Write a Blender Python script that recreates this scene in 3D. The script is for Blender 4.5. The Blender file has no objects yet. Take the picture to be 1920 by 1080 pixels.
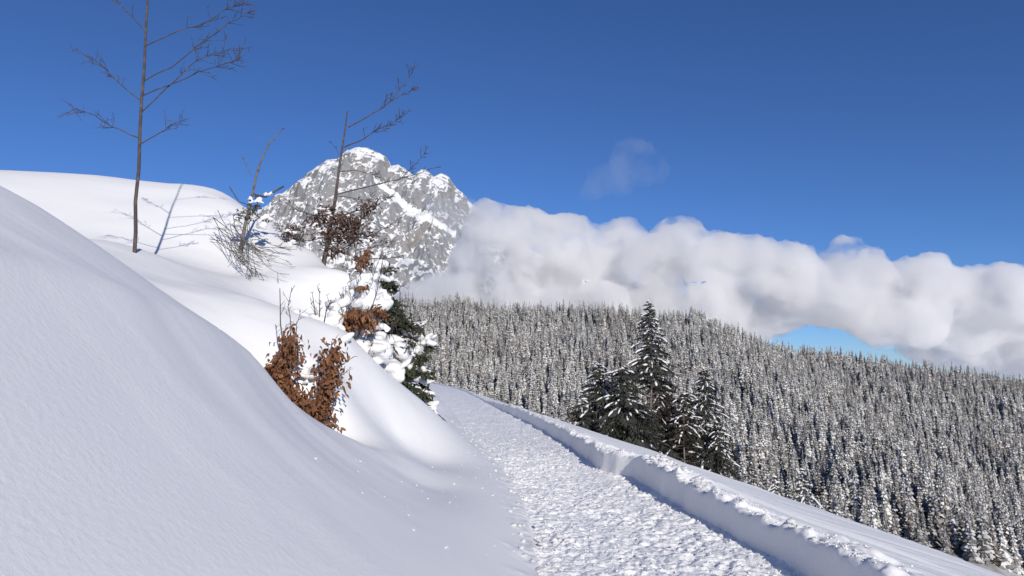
import bpy, math, random
import numpy as np
from mathutils import Vector, Matrix, Euler
random.seed(7); RNG = np.random.default_rng(7)
SC = bpy.context.scene
COL = SC.collection
# ------------------------------------------------------------------ camera
F = 1290.0; CAMZ = 1.65; PITCH = math.radians(6.63)
cam = bpy.data.cameras.new('camera'); camo = bpy.data.objects.new('camera', cam); COL.objects.link(camo)
cam.sensor_width = 36; cam.lens = 36 * F / 1920; cam.clip_start = 0.05; cam.clip_end = 60000
camo.location = (0, 0, CAMZ); camo.rotation_euler = (math.pi / 2 + PITCH, 0, 0)
SC.camera = camo
# ------------------------------------------------------------------ light
SUN_AZ = math.radians(21)      # to the right of straight behind the camera
SUN_EL = math.radians(22)
sdir = Vector((math.sin(SUN_AZ) * math.cos(SUN_EL), -math.cos(SUN_AZ) * math.cos(SUN_EL), math.sin(SUN_EL)))
w = bpy.data.worlds.new('World'); SC.world = w; w.use_nodes = True
nt = w.node_tree; nt.nodes.clear()
sky = nt.nodes.new('ShaderNodeTexSky'); sky.sky_type = 'NISHITA'; sky.sun_disc = False
sky.sun_elevation = SUN_EL; sky.sun_rotation = math.atan2(sdir.x, sdir.y)
sky.altitude = 2200; sky.air_density = 1.0; sky.dust_density = 0.0; sky.ozone_density = 6.0
bg = nt.nodes.new('ShaderNodeBackground'); bg.inputs['Strength'].default_value = 0.089
out = nt.nodes.new('ShaderNodeOutputWorld')
hs = nt.nodes.new('ShaderNodeMix'); hs.data_type = 'RGBA'; hs.blend_type = 'MULTIPLY'; hs.inputs[0].default_value = 1; hs.inputs[7].default_value = (.79, .93, 1.17, 1)
nt.links.new(sky.outputs[0], hs.inputs[6]); nt.links.new(hs.outputs[2], bg.inputs[0]); nt.links.new(bg.outputs[0], out.inputs[0])
sun = bpy.data.lights.new('sun', 'SUN'); sun.energy = 4.4; sun.angle = math.radians(0.53); sun.color = (1.0, 0.93, 0.83)
suno = bpy.data.objects.new('sun', sun); COL.objects.link(suno)
suno.rotation_euler = sdir.to_track_quat('Z', 'Y').to_euler(); suno.location = (20, -40, 30)
vs = SC.view_settings; vs.view_transform = 'Standard'; vs.look = 'None'; vs.exposure = 0.0; vs.gamma = 1.0
SC.render.engine = 'CYCLES'
cy = SC.cycles
cy.use_denoising = True
try: cy.denoiser = 'OPENIMAGEDENOISE'
except Exception: pass
cy.max_bounces = 14; cy.diffuse_bounces = 3; cy.glossy_bounces = 1; cy.transmission_bounces = 2
cy.transparent_max_bounces = 8; cy.volume_bounces = 12
cy.sample_clamp_indirect = 6.0
cy.caustics_reflective = False; cy.caustics_refractive = False

# ------------------------------------------------------------------ helpers
def P(px, py, d):
    """photo pixel (1920x1080) + distance along +Y in metres -> world point"""
    u = (px - 960) / F; v = (540 - py) / F
    dy = math.cos(PITCH) - v * math.sin(PITCH); dz = math.sin(PITCH) + v * math.cos(PITCH)
    k = d / dy
    return Vector((u * k, d, CAMZ + dz * k))

def lerp(a, b, t): return a + (b - a) * t
def sstep(a, b, x):
    t = np.clip((x - a) / (b - a), 0, 1); return t * t * (3 - 2 * t)

_perm = {}
def _grad(seed):
    if seed not in _perm:
        r = np.random.default_rng(seed + 100)
        ang = r.random(65536) * 2 * np.pi
        _perm[seed] = (np.cos(ang), np.sin(ang))
    return _perm[seed]
def pn(x, y, seed=0):
    """2D gradient noise, about -0.7..0.7"""
    x = np.asarray(x, float); y = np.asarray(y, float)
    gx, gy = _grad(seed)
    xi = np.floor(x).astype(np.int64); yi = np.floor(y).astype(np.int64)
    xf = x - xi; yf = y - yi
    u = xf ** 3 * (xf * (xf * 6 - 15) + 10); v = yf ** 3 * (yf * (yf * 6 - 15) + 10)
    def g(ix, iy, dx, dy):
        h = ((ix * 374761393 + iy * 668265263) ^ (ix * 1274126177 >> 3)) & 0x7fffffff
        h = ((h ^ (h >> 13)) * 1274126177) & 0x7fffffff
        h = (h ^ (h >> 16)) & 65535
        return gx[h] * dx + gy[h] * dy
    a = g(xi, yi, xf, yf); b = g(xi + 1, yi, xf - 1, yf)
    c = g(xi, yi + 1, xf, yf - 1); d = g(xi + 1, yi + 1, xf - 1, yf - 1)
    return (a * (1 - u) + b * u) * (1 - v) + (c * (1 - u) + d * u) * v
def fbm(x, y, oct=4, seed=0, gain=.5):
    s = 0; a = 1.0
    for i in range(oct):
        s = s + a * pn(x * 2 ** i + 17.3 * i, y * 2 ** i - 9.1 * i, seed + i); a *= gain
    return s
def ridged(x, y, oct=4, seed=0, gain=.5):
    s = 0; a = 1.0
    for i in range(oct):
        s = s + a * (1 - 2.2 * np.abs(pn(x * 2 ** i + 7.7 * i, y * 2 ** i + 3.1 * i, seed + i))); a *= gain
    return s

def mesh_np(name, verts, faces, mats=(), smooth=False, fmat=None):
    """faces: (n,3) or (n,4) int array, or list of such arrays"""
    me = bpy.data.meshes.new(name)
    if not isinstance(faces, list): faces = [faces]
    faces = [np.asarray(f, np.int32) for f in faces if len(f)]
    verts = np.asarray(verts, np.float32)
    loops = np.concatenate([f.ravel() for f in faces])
    sizes = np.concatenate([np.full(len(f), f.shape[1], np.int32) for f in faces])
    starts = np.concatenate([[0], np.cumsum(sizes)[:-1]]).astype(np.int32)
    me.vertices.add(len(verts)); me.vertices.foreach_set('co', verts.ravel())
    me.loops.add(len(loops)); me.loops.foreach_set('vertex_index', loops)
    me.polygons.add(len(sizes)); me.polygons.foreach_set('loop_start', starts)
    try: me.polygons.foreach_set('loop_total', sizes)
    except Exception: pass
    if fmat is not None: me.polygons.foreach_set('material_index', np.asarray(fmat, np.int32))
    me.polygons.foreach_set('use_smooth', np.full(len(sizes), bool(smooth)))
    for m in mats: me.materials.append(m)
    me.update(calc_edges=True); me.validate()
    return me
def link(name, me, parent=None, label=None, cat=None, group=None, kind=None, loc=None):
    o = bpy.data.objects.new(name, me); COL.objects.link(o)
    if parent is not None: o.parent = parent
    if loc is not None: o.location = loc
    tag(o, label, cat, group, kind); return o
def tag(o, label=None, cat=None, group=None, kind=None):
    for k, v in (('label', label), ('category', cat), ('group', group), ('kind', kind)):
        if v: o[k] = v
    return o
def grid_faces(nr, nc):
    i = np.arange(nr * nc).reshape(nr, nc)
    return np.stack([i[:-1, :-1].ravel(), i[:-1, 1:].ravel(), i[1:, 1:].ravel(), i[1:, :-1].ravel()], 1)

def mat(name, col, rough=.8, bump=None, var=None, spec=.3, sss=None):
    """procedural principled material; var=(scale, colour2, lo, hi) noise mix; bump=[(scale, strength, distance), ...]"""
    m = bpy.data.materials.new(name); m.use_nodes = True
    t = m.node_tree; b = t.nodes['Principled BSDF']
    b.inputs['Roughness'].default_value = rough
    b.inputs['Specular IOR Level'].default_value = spec
    b.inputs['Base Color'].default_value = (*col, 1)
    tc = t.nodes.new('ShaderNodeTexCoord')
    if var:
        n = t.nodes.new('ShaderNodeTexNoise'); n.inputs['Scale'].default_value = var[0]; n.inputs['Detail'].default_value = 5
        r = t.nodes.new('ShaderNodeMapRange'); r.inputs[1].default_value = var[2]; r.inputs[2].default_value = var[3]
        mx = t.nodes.new('ShaderNodeMix'); mx.data_type = 'RGBA'
        mx.inputs[6].default_value = (*col, 1); mx.inputs[7].default_value = (*var[1], 1)
        t.links.new(tc.outputs['Object'], n.inputs['Vector']); t.links.new(n.outputs[0], r.inputs[0])
        t.links.new(r.outputs[0], mx.inputs[0]); t.links.new(mx.outputs[2], b.inputs['Base Color'])
    last = None
    for (s, st, dist) in (bump or []):
        n = t.nodes.new('ShaderNodeTexNoise'); n.inputs['Scale'].default_value = s; n.inputs['Detail'].default_value = 4
        bp = t.nodes.new('ShaderNodeBump'); bp.inputs['Strength'].default_value = st; bp.inputs['Distance'].default_value = dist
        t.links.new(tc.outputs['Object'], n.inputs['Vector']); t.links.new(n.outputs[0], bp.inputs['Height'])
        if last: t.links.new(last.outputs[0], bp.inputs['Normal'])
        last = bp
    if last: t.links.new(last.outputs[0], b.inputs['Normal'])
    if sss:
        b.inputs['Subsurface Weight'].default_value = sss; b.inputs['Subsurface Radius'].default_value = (.03, .035, .04)
        b.inputs['Subsurface Scale'].default_value = 1
    return m
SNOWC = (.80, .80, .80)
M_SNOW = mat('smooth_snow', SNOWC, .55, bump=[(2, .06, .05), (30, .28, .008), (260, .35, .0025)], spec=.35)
M_PATH = mat('trodden_snow', (.93, .93, .925), .5, bump=[(22, .6, .03), (90, .5, .008)], spec=.4)
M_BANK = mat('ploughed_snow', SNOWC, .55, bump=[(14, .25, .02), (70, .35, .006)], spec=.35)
M_CLUMP = mat('clumped_snow', (.74, .74, .745), .65, bump=[(7, .3, .05), (28, .35, .015), (90, .25, .005)], spec=.3)
# ------------------------------------------------------------------ near terrain: path, hillside above it, bank below it
_y = [-12, 0, 3, 4.5, 5.6, 8, 10, 13.3, 19.4, 30, 42, 53, 70, 95, 140]
_xl = [.2, .42, .40, .33, .27, .2, .06, -.38, -1.3, -2.75, -4.6, -6.3, -10, -17, -34]
_yr = [-12, 0, 3, 5.6, 7, 9, 10.7, 11.15, 11.6, 13.3, 19.4, 26.6, 30, 42, 53, 70, 95, 140]
_xr = [3.4, 2.85, 2.62, 2.38, 2.2, 1.98, 1.84, 1.62, 1.45, 1.34, .72, -.3, -.8, -2.4, -4.0, -7.6, -14.5, -31]
def pch(xq, xs, ys):
    xs = np.asarray(xs, float); ys = np.asarray(ys, float); h = np.diff(xs); dl = np.diff(ys) / h
    m = np.zeros_like(ys); m[1:-1] = np.where(dl[:-1] * dl[1:] > 0, 2 * dl[:-1] * dl[1:] / (dl[:-1] + dl[1:] + 1e-12), 0); m[0] = dl[0]; m[-1] = dl[-1]
    xq = np.clip(np.asarray(xq, float), xs[0], xs[-1]); i = np.clip(np.searchsorted(xs, xq) - 1, 0, len(xs) - 2); t = (xq - xs[i]) / h[i]
    return ((2*t**3 - 3*t**2 + 1) * ys[i] + (t**3 - 2*t**2 + t) * h[i] * m[i] + (-2*t**3 + 3*t**2) * ys[i+1] + (t**3 - t**2) * h[i] * m[i+1])
def XL(y): return pch(y, _y, _xl) + .05 * pn(np.asarray(y) * 1.3, 0 * np.asarray(y), 31) + .03 * pn(np.asarray(y) * 4, 0 * np.asarray(y) + 3, 32)
def XLs(y): return pch(y, _y, _xl)
def XR(y): return pch(y, _yr, _xr) + .06 * pn(np.asarray(y) * .9, 0 * np.asarray(y) + 8, 33) + .04 * pn(np.asarray(y) * 3.1, 0 * np.asarray(y) + 5, 34)

def base_left(wd):
    k = 12.0
    return .74 * (np.log1p(np.exp(np.clip(k * (wd - .10), -30, 30))) / k - math.log1p(math.exp(-k * .10)) / k) - .012 * np.clip(wd - 8, 0, 60) ** 1.6
# control points that shape the hillside (pixel + distance), first ridge, hollow, second ridge, third ridge
_cp = [(425, 622, 6.0), (470, 672, 6.5), (520, 730, 7.0), (560, 765, 7.4), (610, 800, 7.9), (640, 815, 8.2),
       (470, 680, 5.9), (520, 740, 6.1), (560, 778, 6.3), (610, 818, 6.5), (640, 838, 6.7), (690, 868, 7.1), (740, 892, 7.4), (800, 915, 8.0), (740, 850, 8.7), (690, 838, 8.4),
       (240, 500, 5.6), (60, 380, 5.2),
       (650, 645, 10.5), (690, 670, 11), (740, 710, 12), (790, 760, 12.9), (820, 792, 13.3),
       (645, 705, 9.9), (700, 760, 10.2), (640, 790, 9.0), (740, 815, 10.2),
       (590, 690, 9.3), (560, 600, 10.4), (480, 560, 11), (440, 600, 9.6), (530, 530, 14), (450, 515, 14.5), (600, 500, 15.4), (530, 458, 16.4), (460, 420, 17), (425, 398, 17.2), (200, 360, 17.5), (300, 370, 17.5),
       (665, 522, 15.2), (600, 482, 16.8), (530, 432, 18), (460, 390, 19), (425, 366, 19.5), (200, 335, 20), (0, 345, 20.5), (200, 450, 12), (0, 470, 12), (300, 520, 10.5)]
_pts = [tuple(P(*c)) for c in _cp]
_pts += [(-1.6, 3.0, 1.45), (-3.2, 2.5, 2.75), (-1.5, 1.0, 1.5), (-3, 0, 2.8), (-1.8, 4.4, 1.5),
         tuple(P(690, 590, 14.8)), tuple(P(720, 655, 15)), tuple(P(755, 715, 15)), tuple(P(790, 760, 15.5)), tuple(P(700, 640, 16.5)), tuple(P(640, 560, 17.5)),
         (-2.9, 8.5, .95), (-2.4, 8.7, .72), (-3.6, 8.2, 1.65), (-3.2, 7.6, 1.5), (-5.5, 7.6, 3.2), 
         (-3.0, 13.6, 1.7), (-2.3, 14.2, .95), (-1.7, 15, .55), (-2.8, 12.3, 1.75),
         (-4.0, 19, 2.2), (-5.5, 21, 3.2), (-8.0, 23, 4.6), (-11.5, 24.5, 5.4), (-16, 25, 5.6), (-4, 22, 1.3), (-7, 26, 3.0), (-12, 31, 4.5), (-22, 26, 6)]
_pts = np.array(_pts)
_w = XLs(_pts[:, 1]) - _pts[:, 0]
_res = _pts[:, 2] - base_left(_w)
_anch = []
for yy in (-10, -5, 0, 3, 5, 6.5, 8, 10, 12, 14, 17, 20, 25, 32, 40, 55, 80, 120):
    _anch.append((float(XL(yy)) + .0, yy, 0)); 
    if yy not in (0, 3, 5, 6.5, 8, 10, 12, 14, 17): _anch.append((float(XL(yy)) - 1.2, yy, 0))
for yy in (-10, -5, 34, 50, 80, 120):
    for ww in (4, 10, 20, 45): _anch.append((float(XL(yy)) - ww, yy, 0))
for yy in (6, 14, 22): _anch.append((float(XL(yy)) - 45, yy, 0))
_A = np.array(_anch)
_C = np.concatenate([np.column_stack([_pts[:, :2], _res]), _A])
def _U(r2): return .5 * r2 * np.log(r2 + 1e-9)
_n = len(_C)
_K = _U(((_C[:, None, :2] - _C[None, :, :2]) ** 2).sum(-1)) + .015 * np.eye(_n)
_Pm = np.column_stack([np.ones(_n), _C[:, :2]])
_sys = np.block([[_K, _Pm], [_Pm.T, np.zeros((3, 3))]])
_sol = np.linalg.solve(_sys, np.concatenate([_C[:, 2], np.zeros(3)]))
def H_left(x, y):
    x = np.asarray(x, float); y = np.asarray(y, float); sh = x.shape
    xf = x.ravel(); yf = y.ravel(); wd = XLs(yf) - xf
    r = _sol[-3] + _sol[-2] * xf + _sol[-1] * yf
    for k in range(_n):
        r = r + _sol[k] * _U((xf - _C[k, 0]) ** 2 + (yf - _C[k, 1]) ** 2)
    r = r * sstep(-.1, 1.3, wd)
    z = base_left(wd) + r
    far = sstep(.3, 2.0, wd)
    z = z + far * (.05 * fbm(xf * .45, yf * .45, 3, 40) + .005 * fbm(xf * 3, yf * 3, 2, 44) + .005 * fbm(xf * .8 + yf * .5, yf * 2.2 - xf * 1.4, 3, 45))
    # crumbled foot beside the path
    we = wd + .28 * fbm(xf * 1.7, yf * 1.7, 3, 48)
    z = z + sstep(0, .05, wd) * (1 - sstep(-.02, .3, we)) * (.024 * fbm(xf * 7, yf * 7, 3, 47) + .018)
    return z.reshape(sh)
def hwall(y):
    return (.30 + .05 * np.exp(-((y - 9.6) / 1.9) ** 2)) * (1 - .72 * sstep(24, 36, y)) * (1 + .28 * pn(y * .8, y * 0, 51) + .16 * pn(y * 2.7, y * 0, 52))
def path_z(x, y):
    t = (x - XL(y)) / (XR(y) - XL(y))
    near = 1 - .1 * sstep(14, 40, y); fr = 1 - .55 * sstep(13, 32, y)
    # footprints and churned lumps
    wx = x + .10 * fbm(x * 2.6, y * 2.6, 2, 55); wy = y + .10 * fbm(x * 2.6 + 9, y * 2.6, 2, 57)
    c = ((1.1 * fbm(wx * 6.5, wy * 5.5, 4, 60, .72) + .35 * ridged(wx * 12, wy * 10, 2, 66, .6) - .2) * (1 - sstep(13, 22, y)) + ridged(x * 2.2, y * 1.5, 3, 61, .6) * sstep(13, 22, y)) * .5
    near = near * np.clip(.85 + 1.1 * fbm(x * 1.3, y * .7, 2, 69), .3, 1.5)
    z = .050 * c * near + .020 * np.clip(.9 + .9 * fbm(x * .9, y * .9, 2, 71), .4, 1.4) * fbm(x * 13, y * 13, 3, 64, .6) + .018 * fbm(x * 1.1, y * 1.0, 2, 68)
    z = z - .05 * sstep(.0, .5, t) * (1 - sstep(.6, 1.0, t)) * .4
    return z - .02
def H_right(x, y):
    v = x - XR(y); h = hwall(y)
    lean = .075 + .04 * pn(y * 1.7, y * 0 + 2, 70)
    up = .74 * sstep(-.03, 1.0, v / np.maximum(lean, .04)) + .26 * (1 - np.exp(-np.clip(v, 0, 9) / .13))
    crumb = (fbm(x * 3.4, y * 3.4, 4, 72, .55)) * .06 * sstep(.04, .12, v) * (1 - sstep(.35, .9, v))
    crumb = crumb + .10 * np.maximum(fbm(x * 4.3, y * 4.3, 2, 76), 0) * np.exp(-((y - 9.8) / 1.6) ** 2) * sstep(.04, .12, v) * (1 - sstep(.3, .8, v))
    wallrib = (.045 * fbm(y * 3.2, v * 2, 3, 78) + .02 * fbm(y * 11, v * 5, 2, 82)) * sstep(0, .04, v) * (1 - sstep(.14, .3, v))
    top = -.335 * np.clip(v - .12, 0, 1e9) - .0020 * np.clip(v - 7, 0, 1e9) ** 2
    dip = -.30 * np.exp(-((y - 13.0) / 3.5) ** 2) * sstep(.4, 2.0, v) * (1 - sstep(4, 9, v))
    und = sstep(.5, 3, v) * (.10 * fbm(x * .3, y * .3, 3, 80))
    foot = path_z(x, y) * (1 - sstep(0, .06, v))
    return foot + h * up + crumb + wallrib + top * 1.0 + dip + und

rows = np.concatenate([np.arange(-10, 3, .5), np.arange(3, 13, .022), 13 + np.cumsum(np.linspace(.025, .18, 330)), ])
rows = np.concatenate([rows, rows[-1] + np.cumsum(np.linspace(.3, 4.0, 45))])
rows = rows[rows < 135]
def sheet(name, cols_of_row, zf, m, label):
    V = np.array([cols_of_row(y) for y in rows]); Y = np.repeat(rows[:, None], V.shape[1], 1)
    Z = zf(V, Y)
    me = mesh_np(name, np.column_stack([V.ravel(), Y.ravel(), Z.ravel()]), grid_faces(*V.shape), [m], True)
    return link(name, me, kind='structure', label=label)
_tp = np.linspace(0, 1, 112)
xl_rows = {}
path_obj = sheet('path', lambda y: XL(y) + (XR(y) - XL(y)) * _tp, path_z, M_PATH, 'trodden snow path along the hillside')
_wl = np.concatenate([np.linspace(0, 1.2, 52), 1.2 + np.cumsum(np.linspace(.03, .12, 68)), ]); _wl = np.concatenate([_wl, _wl[-1] + np.cumsum(np.linspace(.14, 1.6, 55))])
def H_left_edge(x, y):
    z = H_left(x, y); wd = XL(y) - x
    k = sstep(0, .05, wd); return z * k + path_z(x, y) * (1 - k)
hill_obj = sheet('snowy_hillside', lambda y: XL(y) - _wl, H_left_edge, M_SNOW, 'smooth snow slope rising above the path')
hill_obj.data.flip_normals()
_vr = np.concatenate([np.linspace(0, .5, 46), .5 + np.cumsum(np.linspace(.03, .3, 30))]); _vr = np.concatenate([_vr, _vr[-1] + np.cumsum(np.linspace(.4, 4.5, 45))])
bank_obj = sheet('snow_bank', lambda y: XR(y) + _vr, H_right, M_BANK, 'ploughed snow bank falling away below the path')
def ground_left(x, y): return float(H_left_edge(np.array([x]), np.array([y]))[0])
def ground_right(x, y): return float(H_right(np.array([x]), np.array([y]))[0])
# ------------------------------------------------------------------ valley floor sheet out to the horizon
g = np.array([[-9000, -3000], [9000, -3000], [9000, 12000], [-9000, 12000]], float)
M_FARSNOW = mat('valley_snow', (.78, .80, .83), .8)
link('valley_ground', mesh_np('valley_ground', np.column_stack([g, np.full(4, -260.)]), np.array([[0, 1, 2, 3]]), [M_FARSNOW]), kind='structure', label='snowy valley floor')
# ------------------------------------------------------------------ forested hill across the valley
_rpx = [300, 600, 745, 800, 870, 900, 960, 1030, 1100, 1190, 1290, 1360, 1430, 1494, 1600, 1750, 1920, 2200]
_rpy = [575, 580, 588, 590, 584, 590, 600, 603, 598, 606, 612, 636, 664, 682, 694, 712, 738, 780]
def hill_z(x, y):
    yr = 1330 + .05 * x
    px = 960 + x / yr * F
    zr = CAMZ + (690 - pch(px, _rpx, _rpy)) / F * yr
    s = y - yr
    z = np.where(s < 0, zr + .30 * s + .00004 * s * s, zr - .12 * s - .0004 * s * s)
    z = z + 9 * fbm(x * .006, y * .006, 3, 90) * sstep(0, 150, np.abs(s)) + 3 * fbm(x * .02, y * .02, 2, 93)
    return np.maximum(z, -255)
hx = np.linspace(-900, 1700, 170); hy = np.linspace(350, 1650, 110)
HX, HY = np.meshgrid(hx, hy)
M_FLOOR = mat('forest_floor', (.30, .29, .28), .9, var=(.05, (.55, .56, .58), .45, .65))
link('forest_hill', mesh_np('forest_hill', np.column_stack([HX.ravel(), HY.ravel(), hill_z(HX, HY).ravel()]), grid_faces(110, 170), [M_FLOOR], True), kind='structure', label='wooded hill across the valley')
# ------------------------------------------------------------------ mountain
MY = 3900.0
_mp = [(300, 470), (380, 440), (440, 415), (500, 385), (545, 350), (585, 318), (612, 299), (634, 297), (650, 281), (672, 275), (690, 277), (705, 284), (722, 291), (733, 310), (748, 308), (765, 320), (775, 328), (790, 317), (800, 318), (812, 330), (828, 324), (842, 332), (855, 352), (868, 362), (880, 378), (900, 392), (940, 430), (1000, 470), (1100, 520), (1300, 560), (1700, 600)]
_mx = np.array([(p[0] - 960) / F * MY / (1) for p in _mp]); _mz = np.array([P(p[0], p[1], MY).z for p in _mp]); _mx = np.array([P(p[0], p[1], MY).x for p in _mp])
gx = np.linspace(-2100, 500, 560); gy = np.concatenate([np.linspace(2150, 3880, 400), np.linspace(3884, 4700, 50)])
GX, GY = np.meshgrid(gx, gy)
def mountain_z(X, Y):
    warp = 40 * fbm(X * .004, Y * .004, 3, 110)
    zr = np.interp(X, _mx, _mz)
    s = MY - Y                                  # distance in front of the ridge
    wob = s / 1500
    zr_s = np.interp(X + warp * np.clip(wob * 3, 0, 1) * 2, _mx, _mz)
    # buttresses: the face steps down, steeper near the top
    front = 1.0 * s - .00016 * np.clip(s, 0, 2000) ** 2
    zz = lerp(zr, zr_s, np.clip(s / 200, 0, 1)) - front
    ampl = np.clip(s / 260, 0, 1) * np.clip(1.2 - s / 2600, .3, 1)
    but = ridged((X + .25 * s + warp) * .0042, (s * .0011), 3, 120, .5) * 70
    rock = ridged(X * .012 + warp * .01, s * .007 + .3 * X * .004, 4, 130, .55) * 26
    ledge = 16 * np.sin((zz + .35 * X + 60 * fbm(X * .006, Y * .006, 2, 140)) / 26.0)
    zf = zz + ampl * (but - 30 + rock - 10 + ledge)
    zb = zr - 1.1 * (Y - MY)
    z = np.where(s > 0, zf, zb)
    z = z + np.where(np.abs(s) < 60, 7 * fbm(X * .03, Y * .02, 2, 150), 0)
    return np.maximum(z, -255)
GZ = mountain_z(GX, GY)
dzx = np.gradient(GZ, gx, axis=1); dzy = np.gradient(GZ, gy, axis=0)
slope = np.sqrt(dzx ** 2 + dzy ** 2)
# snow cover: gentle ground, ledges, and the long couloir that runs down to the right under the summit
xs = GX / GY * MY; 
ppx = 960 + GX / GY * F; ppz = GZ
snow = sstep(1.35, .72, slope + .35 * fbm(GX * .02, GY * .02, 3, 160)) if False else 1 - sstep(.95, 1.60, slope + .45 * fbm(GX * .018, GZ * .018, 4, 160))
_cx = [P(a, b, 3500).x for a, b in ((700, 335), (735, 362), (770, 395), (810, 412), (850, 436))]
_cz = [P(a, b, 3500).z for a, b in ((700, 335), (735, 362), (770, 395), (810, 412), (850, 436))]
cz = np.interp(GX * 3500 / GY, _cx, _cz); 
zz3500 = (GZ - CAMZ) * 3500 / GY + CAMZ
inb = ((GX * 3500 / GY) > _cx[0]) & ((GX * 3500 / GY) < _cx[-1] + 15) & (GY < MY)
band = np.where(inb, np.exp(-((zz3500 - cz + 10 * fbm(GX * .02, GY * .02, 2, 170)) / (16 + 10 * np.sin((GX * 3500 / GY - _cx[0]) / (_cx[-1] - _cx[0]) * 3.1))) ** 4), 0)
snow = snow + .55 * fbm(GX * .05 + .02 * GZ, GZ * .045, 3, 165, .7) - .22 * sstep(700, 1050, GZ) + .10
snow = snow + .30 * np.sin((GZ + .45 * GX + 40 * fbm(GX * .01, GZ * .01, 2, 168)) / 9.0) * sstep(.3, .9, snow)
snow = np.clip(snow, 0, 1); snow = np.maximum(snow, band)
snow = np.maximum(snow, np.where(np.abs(MY - GY) < 12, .8, 0))
brown = sstep(.05, .5, fbm(GX * .004 + 3, GZ * .004, 2, 180) + .35 * np.exp(-((GX + 1250) / 160) ** 2))
me = mesh_np('mountain', np.column_stack([GX.ravel(), GY.ravel(), GZ.ravel()]), grid_faces(*GX.shape), [], True)
for nm, arr in (('snow', snow), ('brown', brown)):
    a = me.attributes.new(nm, 'FLOAT', 'POINT'); a.data.foreach_set('value', arr.ravel().astype(np.float32))
m = bpy.data.materials.new('rock_and_snow'); m.use_nodes = True; t = m.node_tree; b = t.nodes['Principled BSDF']
b.inputs['Roughness'].default_value = .85; b.inputs['Specular IOR Level'].default_value = .1
def N(tt, **kw):
    n = t.nodes.new(tt)
    for k, v in kw.items(): setattr(n, k, v)
    return n
at_s = N('ShaderNodeAttribute', attribute_name='snow'); at_b = N('ShaderNodeAttribute', attribute_name='brown')
tc = N('ShaderNodeTexCoord')
no = N('ShaderNodeTexNoise'); no.inputs['Scale'].default_value = .045; no.inputs['Detail'].default_value = 10; no.inputs['Roughness'].default_value = .65
t.links.new(tc.outputs['Object'], no.inputs['Vector'])
rk = N('ShaderNodeMix', data_type='RGBA'); rk.inputs[6].default_value = (.315, .32, .33, 1); rk.inputs[7].default_value = (.335, .32, .31, 1)
t.links.new(at_b.outputs['Fac'], rk.inputs[0])
rk2 = N('ShaderNodeMix', data_type='RGBA', blend_type='MULTIPLY'); rk2.inputs[0].default_value = .45
rr = N('ShaderNodeValToRGB'); rr.color_ramp.elements[0].position = .3; rr.color_ramp.elements[0].color = (.45, .45, .45, 1); rr.color_ramp.elements[1].position = .7
t.links.new(no.outputs[0], rr.inputs[0]); t.links.new(rk.outputs[2], rk2.inputs[6]); t.links.new(rr.outputs[0], rk2.inputs[7])
ad = N('ShaderNodeMath', operation='ADD'); sb = N('ShaderNodeMath', operation='SUBTRACT'); sb.inputs[1].default_value = .5
ml = N('ShaderNodeMath', operation='MULTIPLY'); ml.inputs[1].default_value = 2.6
t.links.new(no.outputs[0], sb.inputs[0]); t.links.new(sb.outputs[0], ml.inputs[0]); t.links.new(ml.outputs[0], ad.inputs[0]); t.links.new(at_s.outputs['Fac'], ad.inputs[1])
mr = N('ShaderNodeMapRange'); mr.inputs[1].default_value = .30; mr.inputs[2].default_value = .66
t.links.new(ad.outputs[0], mr.inputs[0])
fx = N('ShaderNodeMix', data_type='RGBA'); fx.inputs[7].default_value = (.88, .89, .90, 1)
t.links.new(mr.outputs[0], fx.inputs[0]); t.links.new(rk2.outputs[2], fx.inputs[6]); t.links.new(fx.outputs[2], b.inputs['Base Color'])
bp = N('ShaderNodeBump'); bp.inputs['Strength'].default_value = .9; bp.inputs['Distance'].default_value = 18
t.links.new(no.outputs[0], bp.inputs['Height']); t.links.new(bp.outputs[0], b.inputs['Normal'])
me.materials.append(m)
link('mountain', me, kind='structure', label='rocky snow dusted mountain peak')
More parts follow.
